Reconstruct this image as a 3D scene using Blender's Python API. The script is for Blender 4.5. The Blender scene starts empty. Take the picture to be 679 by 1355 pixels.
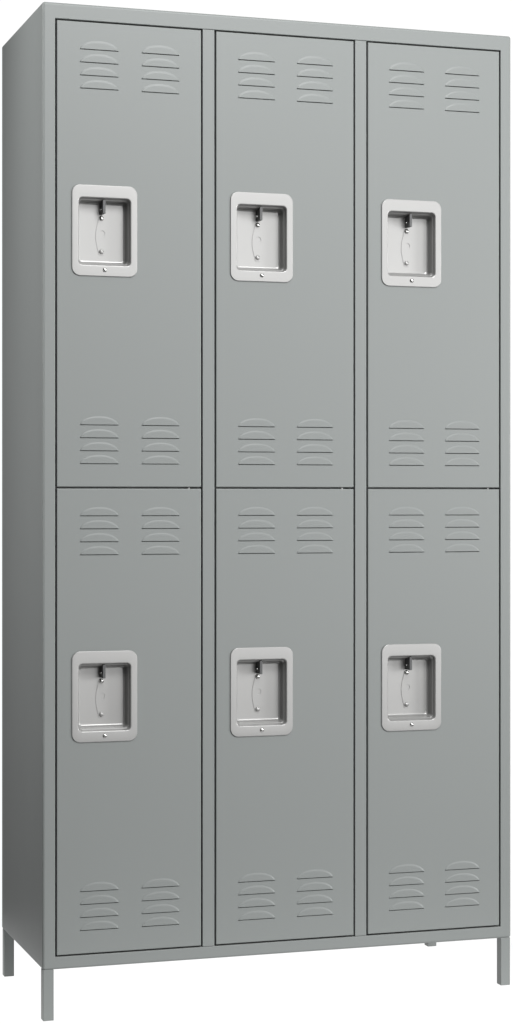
import bpy, bmesh, math
from mathutils import Vector
from mathutils.geometry import tessellate_polygon

# ------------------------------------------------------------------ scene
scn = bpy.context.scene
COL = scn.collection
scn.view_settings.view_transform = 'Standard'
scn.view_settings.look = 'None'
scn.view_settings.exposure = 0.0
scn.view_settings.gamma = 1.0
scn.cycles.max_bounces = 10
scn.cycles.diffuse_bounces = 6
scn.cycles.glossy_bounces = 5
scn.cycles.transmission_bounces = 6
scn.cycles.use_denoising = True
scn.render.filter_size = 1.5

# ------------------------------------------------------------------ sizes (metres); x right, y into depth, z up, front face at y = 0
W, D = 0.900, 0.380
Z0, Z1 = 0.0897, 1.7930            # underside and top of the cabinet
G = 0.0014                         # half of the gap round a door
COLS = [(0.0240 + 0.2927 * k, 0.2915 + 0.2927 * k) for k in range(3)]   # gap centre lines
ZB, ZM, ZT = 0.1132, 0.9383, 1.7632
DW, DH = COLS[0][1] - COLS[0][0], 0.8250


# ------------------------------------------------------------------ materials
def paint(name, base, rough, spec, bump=0.0, metallic=0.0, var=0.0):
    m = bpy.data.materials.new(name)
    m.use_nodes = True
    nt = m.node_tree
    b = nt.nodes['Principled BSDF']
    b.inputs['Base Color'].default_value = (*base, 1)
    b.inputs['Roughness'].default_value = rough
    b.inputs['Specular IOR Level'].default_value = spec
    b.inputs['Metallic'].default_value = metallic
    tc = nt.nodes.new('ShaderNodeTexCoord')
    if var:
        n = nt.nodes.new('ShaderNodeTexNoise')
        n.inputs['Scale'].default_value = 5.0
        n.inputs['Detail'].default_value = 4.0
        r = nt.nodes.new('ShaderNodeMapRange')
        r.inputs['To Min'].default_value = rough - var
        r.inputs['To Max'].default_value = rough + var
        nt.links.new(tc.outputs['Object'], n.inputs['Vector'])
        nt.links.new(n.outputs['Fac'], r.inputs['Value'])
        nt.links.new(r.outputs['Result'], b.inputs['Roughness'])
    if bump:
        n = nt.nodes.new('ShaderNodeTexNoise')
        n.inputs['Scale'].default_value = 420.0
        n.inputs['Detail'].default_value = 2.0
        bp = nt.nodes.new('ShaderNodeBump')
        bp.inputs['Strength'].default_value = bump
        bp.inputs['Distance'].default_value = 0.0004
        nt.links.new(tc.outputs['Object'], n.inputs['Vector'])
        nt.links.new(n.outputs['Fac'], bp.inputs['Height'])
        nt.links.new(bp.outputs['Normal'], b.inputs['Normal'])
    return m


GREY = paint('grey_powder_coat', (0.1625, 0.1728, 0.1692), 0.38, 0.22, bump=0.03, var=0.03)
CUP = paint('satin_stainless_steel', (0.258, 0.257, 0.253), 0.305, 0.40, metallic=0.4, var=0.02)
STEEL = paint('polished_steel', (0.44, 0.44, 0.43), 0.26, 0.5, metallic=1.0)
DARK = paint('dark_steel', (0.055, 0.056, 0.057), 0.38, 0.4)


# ------------------------------------------------------------------ helpers
def link(name, bm, mat, parent=None, smooth=None):
    me = bpy.data.meshes.new(name)
    bmesh.ops.recalc_face_normals(bm, faces=bm.faces) if smooth != 'keep' else None
    bm.to_mesh(me)
    bm.free()
    me.materials.append(mat)
    if smooth and smooth != 'keep':
        me.shade_smooth()
        me.set_sharp_from_angle(angle=math.radians(smooth))
    o = bpy.data.objects.new(name, me)
    COL.objects.link(o)
    if parent:
        o.parent = parent
    return o


def bevel_box(bm, lo, hi, r, seg=4):
    g = bmesh.ops.create_cube(bm, size=1.0)
    vs = g['verts']
    for v in vs:
        v.co = Vector([(lo[i] + hi[i]) / 2 + v.co[i] * (hi[i] - lo[i]) for i in range(3)])
    es = list({e for v in vs for e in v.link_edges})
    bmesh.ops.bevel(bm, geom=es, offset=r, segments=seg, profile=0.5, affect='EDGES')


def rect_ring(x0, x1, z0, z1, y):
    return [Vector((x0, y, z0)), Vector((x1, y, z0)), Vector((x1, y, z1)), Vector((x0, y, z1))]


def round_ring(x0, x1, z0, z1, r, y, n=8):
    pts = []
    for cx, cz, a0 in ((x1 - r, z0 + r, -90), (x1 - r, z1 - r, 0), (x0 + r, z1 - r, 90), (x0 + r, z0 + r, 180)):
        for k in range(n + 1):
            a = math.radians(a0 + 90 * k / n)
            pts.append(Vector((cx + r * math.cos(a), y, cz + r * math.sin(a))))
    return pts


def loft(bm, rings, cap=False):
    vr = [[bm.verts.new(p) for p in ring] for ring in rings]
    n = len(vr[0])
    for a, b in zip(vr, vr[1:]):
        for i in range(n):
            j = (i + 1) % n
            bm.faces.new((a[i], a[j], b[j], b[i]))
    if cap:
        bm.faces.new(vr[-1])
    return vr


def fill_with_holes(bm, loops):
    """flat sheet bounded by loops[0], cut out along the other loops"""
    flat = [p for lp in loops for p in lp]
    vs = [bm.verts.new(p) for p in flat]
    tris = tessellate_polygon([[Vector((p.x, p.z, 0)) for p in lp] for lp in loops])
    for t in tris:
        try:
            bm.faces.new([vs[i] for i in t])
        except ValueError:
            pass


# ------------------------------------------------------------------ the locker
locker = bpy.data.objects.new('locker_cabinet', None)
COL.objects.link(locker)
locker['label'] = 'grey metal six door locker cabinet standing on four short square legs'
locker['category'] = 'locker'
locker.empty_display_size = 0.1

# folded sheet body with one big front opening
bm = bmesh.new()
bevel_box(bm, (0, 0, Z0), (W, D, Z1), 0.0045, 6)
front = max((f for f in bm.faces if f.normal.y < -0.999), key=lambda f: f.calc_area())
fx = [v.co.x for v in front.verts]
fz = [v.co.z for v in front.verts]
x0, x1, z0, z1 = min(fx), max(fx), min(fz), max(fz)
bmesh.ops.delete(bm, geom=[front], context='FACES_ONLY')
ox0, ox1, oz0, oz1 = COLS[0][0] - G, COLS[2][1] + G, ZB - G, ZT + G
b = 0.0009
loft(bm, [rect_ring(x0, x1, z0, z1, 0), rect_ring(ox0 - b, ox1 + b, oz0 - b, oz1 + b, 0),
          rect_ring(ox0 - b * .35, ox1 + b * .35, oz0 - b * .35, oz1 + b * .35, b * .3),
          rect_ring(ox0, ox1, oz0, oz1, b), rect_ring(ox0, ox1, oz0, oz1, 0.022)])
bmesh.ops.remove_doubles(bm, verts=bm.verts, dist=1e-6)
link('cabinet_body', bm, GREY, locker)

# two uprights between the door columns
for k in range(2):
    a, c = COLS[k][1] + G, COLS[k + 1][0] - G
    bm = bmesh.new()
    bevel_box(bm, (a, 0.0004, oz0 + 0.0005), (c, 0.0215, oz1 - 0.0005), 0.0010, 3)
    link('mullion', bm, GREY, locker)

# shelf dividing the two tiers
bm = bmesh.new()
bevel_box(bm, (0.004, 0.0245, ZM - .008), (W - .004, D - .004, ZM + .008), 0.0006, 1)
link('shelf', bm, GREY, locker)

# legs
LW = 0.0192
for (lx, ly) in ((0.0012, 0.0014), (W - 0.0012 - LW, 0.0014), (0.0012, D - 0.0014 - LW), (W - 0.0012 - LW, D - 0.0014 - LW)):
    bm = bmesh.new()
    bevel_box(bm, (lx, ly, 0.0), (lx + LW, ly + LW, Z0 + 0.0004), 0.0011, 3)
    link('leg', bm, GREY, locker)

# ------------------------------------------------------------------ one door (origin at its lower left gap corner)
door = None


def arch(s, H=0.0152):
    return H * max(0.0, 1 - abs(s) ** 2.3) ** 0.60


def louver_loop(xa, xb, zb, n=22):
    """outline of one louvre's cut-out: straight bottom, arched top"""
    xm, hw = (xa + xb) / 2, (xb - xa) / 2
    ss = [-math.cos(math.pi * k / n) for k in range(n + 1)]
    pts = [Vector((xa, 0, zb - .0014)), Vector((xb, 0, zb - .0014)), Vector((xb, 0, zb))]
    pts += [Vector((xm + hw * s, 0, zb + arch(s))) for s in reversed(ss[1:-1])]
    return pts + [Vector((xa, 0, zb))]


def louver_hood(bm, xa, xb, zb, p=0.0009, n=34, m=14):
    """pressed hood: steep rim along the arch, then a face parallel to the door, open below"""
    xm, hw = (xa + xb) / 2, (xb - xa) / 2
    ss = [-math.cos(math.pi * k / n) for k in range(n + 1)]
    rows = []
    for t in [k / m for k in range(m + 1)]:
        tt = 1 - (1 - t) ** 1.8
        row = []
        for s in ss:
            h = arch(s)
            d = (1 - tt) * h
            q = min(1.0, d / 0.0038)
            q = q * q * (3 - 2 * q)
            row.append(bm.verts.new((xm + hw * s, -p * (0.82 * q + 0.18 * d / 0.0152) - 0.00005, zb + tt * h)))
        rows.append(row)
    for a, c in zip(rows, rows[1:]):
        for i in range(n):
            try:
                bm.faces.new((a[i], a[i + 1], c[i + 1], c[i]))
            except ValueError:
                pass


BANKS_X = [(0.0432, 0.1130), (0.1556, 0.2250)]
BANKS_Z = [[0.0432 + 0.0229 * k for k in range(4)], [DH - 0.0490 - 0.0230 * k for k in range(4)]]
PX0, PX1, PZ0, PZ1 = 0.0280, 0.1472, 0.3747, 0.5358         # handle plate
HX0, HX1, HZ0, HZ1 = 0.0410, 0.1342, 0.3947, 0.5130         # its opening

bm = bmesh.new()
e = 0.0013
a0, a1, c0, c1 = G, DW - G, G, DH - G
loops = [rect_ring(a0 + e, a1 - e, c0 + e, c1 - e, 0)]
for xa, xb in BANKS_X:
    for zs in BANKS_Z:
        for z in zs:
            loops.append(louver_loop(xa, xb, z))
loops.append(round_ring(HX0 - .004, HX1 + .004, HZ0 - .004, HZ1 + .004, .010, 0))
fill_with_holes(bm, loops)
loft(bm, [rect_ring(a0 + e, a1 - e, c0 + e, c1 - e, 0), rect_ring(a0 + e * .4, a1 - e * .4, c0 + e * .4, c1 - e * .4, e * .25),
          rect_ring(a0, a1, c0, c1, e), rect_ring(a0, a1, c0, c1, 0.018)])
bmesh.ops.remove_doubles(bm, verts=bm.verts, dist=1e-7)
door = link('door', bm, GREY, locker)

for xa, xb in BANKS_X:
    for zs in BANKS_Z:
        bm = bmesh.new()
        for z in zs:
            louver_hood(bm, xa, xb, z)
        bmesh.ops.remove_doubles(bm, verts=bm.verts, dist=1e-6)
        link('vent', bm, GREY, door, smooth=60)

# recessed handle cup: plate, lip, stepped wall, fillet, back wall
def ring(ix, iz, y, r, base=(HX0, HX1, HZ0, HZ1)):
    return round_ring(base[0] + ix, base[1] - ix, base[2] + iz, base[3] - iz, r, y)


PL = (PX0, PX1, PZ0, PZ1)
T = 0.0024
bm = bmesh.new()
rings = [ring(0, 0, 0.0, .0150, PL), ring(0, 0, -T + .0010, .0150, PL), ring(.0003, .0003, -T + .0004, .0147, PL),
         ring(.0010, .0010, -T, .0140, PL),
         ring(-.0022, -.0022, -T, .0085), ring(-.0012, -.0012, -T + .0004, .0078), ring(-.0004, -.0004, -T + .0012, .0072),
         ring(0, 0, -T + .0024, .0068), ring(.0006, .0010, .0050, .0064), ring(.0010, .0016, .0058, .0062),
         ring(.0019, .0030, .0066, .0058), ring(.0023, .0036, .0076, .0056), ring(.0034, .0052, .0200, .0050)]
for k in range(1, 6):
    a = math.radians(90 * k / 5)
    rings.append(ring(.0034 + .0042 * (1 - math.cos(a)), .0052 + .0044 * (1 - math.cos(a)), .0200 + .0046 * math.sin(a), .0050))
loft(bm, rings, cap=True)
cup = link('handle_cup', bm, CUP, door, smooth=50)
wn = cup.modifiers.new('weighted_normals', 'WEIGHTED_NORMAL')
wn.weight = 100
wn.keep_sharp = True
YB = 0.0246                                        # back wall
XC = (PX0 + PX1) / 2
RZ = (PZ0 + 0.0463, PZ0 + 0.1059)

# slim raised plate with a round dimple between the rivets
out = []
zl, zh = RZ[0] - .0060, RZ[1] + .0015
NS = 18
hw = lambda t: .0042 + .0062 * math.sin(math.pi * min(1, max(0, t))) ** 1.2
for k in range(NS + 1):
    out.append(Vector((XC + hw(k / NS), 0, zl + (zh - zl) * k / NS)))
for k in range(NS, -1, -1):
    out.append(Vector((XC - hw(k / NS), 0, zl + (zh - zl) * k / NS)))
dim = [Vector((XC + .0012 + .0056 * math.cos(2 * math.pi * k / 24), 0, PZ0 + .0785 + .0056 * math.sin(2 * math.pi * k / 24))) for k in range(24)]
bm = bmesh.new()
at = lambda lp, y: [Vector((p.x, y, p.z)) for p in lp]
fill_with_holes(bm, [at(out, YB - .0009), at(dim, YB - .0009)])
loft(bm, [at(out, YB - .0009), at(out, YB + .0003)])
loft(bm, [at(dim, YB - .0009), at(dim, YB + .0003)])
bmesh.ops.remove_doubles(bm, verts=bm.verts, dist=1e-7)
link('latch_plate', bm, CUP, door)


def dome(bm, x, y, z, r, h, n=20, m=6):
    """rivet head facing -y"""
    rings_ = [[Vector((x + r * math.cos(2 * math.pi * k / n), y + .0003, z + r * math.sin(2 * math.pi * k / n))) for k in range(n)]]
    for j in range(m):
        a = math.pi / 2 * j / m
        rr, dy = r * math.cos(a), h * math.sin(a)
        rings_.append([Vector((x + rr * math.cos(2 * math.pi * k / n), y - dy, z + rr * math.sin(2 * math.pi * k / n))) for k in range(n)])
    loft(bm, rings_, cap=True)


for z in RZ:
    bm = bmesh.new()
    dome(bm, XC, YB - .0006, z, .0045, .0032)
    link('rivet', bm, STEEL if z == RZ[1] else CUP, door, smooth=80)
bm = bmesh.new()
dome(bm, XC, -T, PZ0 + .0112, .0038, .0028)
link('screw', bm, STEEL, door, smooth=80)

# padlock staple hanging under the top wall of the cup, with its pin
bm = bmesh.new()
bevel_box(bm, (XC - .0026, .0020, PZ0 + .1120), (XC + .0026, YB + .0004, HZ1 - .0020), .0006, 2)
link('padlock_staple', bm, DARK, door)
bm = bmesh.new()
prof = [(0, .0019), (.0012, .0019), (.0017, .0013), (.0019, .0006)]
loft(bm, [[Vector((XC - .0026 - d, .0165 + r * math.cos(2 * math.pi * k / 16), PZ0 + .1205 + r * math.sin(2 * math.pi * k / 16)))
           for k in range(16)] for d, r in prof], cap=True)
link('staple_pin', bm, STEEL, door, smooth=60)

# small hinge pin bridging the gap above the door near its hinge side
bm = bmesh.new()
loft(bm, [[Vector((DW - .0240 + .0019 * math.cos(2 * math.pi * k / 16), .0030 + .0019 * math.sin(2 * math.pi * k / 16), z)) for k in range(16)]
          for z in (DH - .0060, DH - .0002, DH + .0008)], cap=True)
link('hinge_pin', bm, CUP, door, smooth=50)        # lower doors only


def copy_part(o, parent, skip=None):
    c = o.copy()
    COL.objects.link(c)
    c.parent = parent
    for ch in list(o.children):
        if not (skip and ch.name.startswith(skip)):
            copy_part(ch, c)
    return c


places = [(COLS[k][0], z) for z in (ZB, ZM) for k in range(3)]
doors = [door] + [copy_part(door, locker, 'hinge_pin' if z == ZM else None) for _, z in places[1:]]
for d, (x, z) in zip(doors, places):
    d.location = (x, 0, z)

# ------------------------------------------------------------------ floor: white translucent sheet, unseen lamp added below to keep it white and shadowless
FX0, FX1, FY0, FY1 = -0.16, 1.06, -0.38, 0.90
m = bpy.data.materials.new('white_backlit_floor')
m.use_nodes = True
nt = m.node_tree
nt.nodes.remove(nt.nodes['Principled BSDF'])
tr = nt.nodes.new('ShaderNodeBsdfTranslucent')
tr.inputs['Color'].default_value = (.92, .92, .92, 1)
nt.links.new(tr.outputs[0], nt.nodes['Material Output'].inputs['Surface'])
bm = bmesh.new()
vs = [bm.verts.new(p) for p in ((FX0, FY0, 0), (FX1, FY0, 0), (FX1, FY1, 0), (FX0, FY1, 0))]
bm.faces.new(vs)
fl = link('floor', bm, m, smooth='keep')
fl['kind'] = 'structure'


def area(name, loc, target, sx, sy, power, color=(1, 1, 1)):
    l = bpy.data.lights.new(name, 'AREA')
    l.shape = 'RECTANGLE'
    l.size, l.size_y = sx, sy
    l.energy = power
    l.color = color
    o = bpy.data.objects.new(name, l)
    COL.objects.link(o)
    o.location = loc
    o.rotation_euler = (Vector(target) - Vector(loc)).to_track_quat('-Z', 'Y').to_euler()
    return o


FA = (FX1 - FX0 + .3) * (FY1 - FY0 + .3)
area('underfloor_fill', ((FX0 + FX1) / 2, (FY0 + FY1) / 2, -0.12), ((FX0 + FX1) / 2, (FY0 + FY1) / 2 + 1e-4, 1), FX1 - FX0 + .3, FY1 - FY0 + .3,
     math.pi * FA * 1.16)  # added fill lamp, makes the floor glow white from beneath

# studio softboxes
area('key_softbox', (0.75, -3.0, 3.5), (0.45, 0, 1.1), 2.0, 1.2, 178)
area('front_softbox', (1.55, -3.2, 1.42), (0.45, 0, 1.1), 2.6, 2.8, 70)
area('low_right_softbox', (3.4, -2.1, 1.2), (0.6, 0, 0.7), 1.0, 1.2, 100)
area('top_softbox', (0.45, -0.7, 3.0), (0.45, -0.1, 1.4), 1.4, 0.8, 11)
area('side_strip', (-0.50, 0.055, 1.34), (0.0, 0.085, 1.18), 0.12, 1.9, 7.9)

# ------------------------------------------------------------------ world: white studio backdrop behind the cabinet, dim room elsewhere
w = bpy.data.worlds.new('World')
scn.world = w
w.use_nodes = True
nt = w.node_tree
bg = nt.nodes['Background']
tc = nt.nodes.new('ShaderNodeTexCoord')
dp = nt.nodes.new('ShaderNodeVectorMath')
dp.operation = 'DOT_PRODUCT'
dp.inputs[1].default_value = (0.30617, 0.95198, 0.0)
nt.links.new(tc.outputs['Generated'], dp.inputs[0])
mr = nt.nodes.new('ShaderNodeMapRange')
mr.interpolation_type = 'SMOOTHSTEP'
mr.inputs['From Min'].default_value = math.cos(math.radians(31))
mr.inputs['From Max'].default_value = math.cos(math.radians(26))
mr.inputs['To Min'].default_value = 0.03
mr.inputs['To Max'].default_value = 1.03
nt.links.new(dp.outputs['Value'], mr.inputs['Value'])
nt.links.new(mr.outputs['Result'], bg.inputs['Color'])
bg.inputs['Strength'].default_value = 1.0

# ------------------------------------------------------------------ camera
cd = bpy.data.cameras.new('camera')
co = bpy.data.objects.new('camera', cd)
COL.objects.link(co)
co.location = (-0.75832, -3.58491, 0.91669)
co.rotation_euler = (math.radians(90), 0, -math.atan2(0.306174, 0.951976))
cd.sensor_width = 36
cd.sensor_fit = 'AUTO'
cd.lens = 2745.55 / 1355 * 36
cd.shift_x = 0.0
cd.shift_y = -16.0 / 1355
cd.clip_start = 0.05
cd.clip_end = 500
scn.camera = co
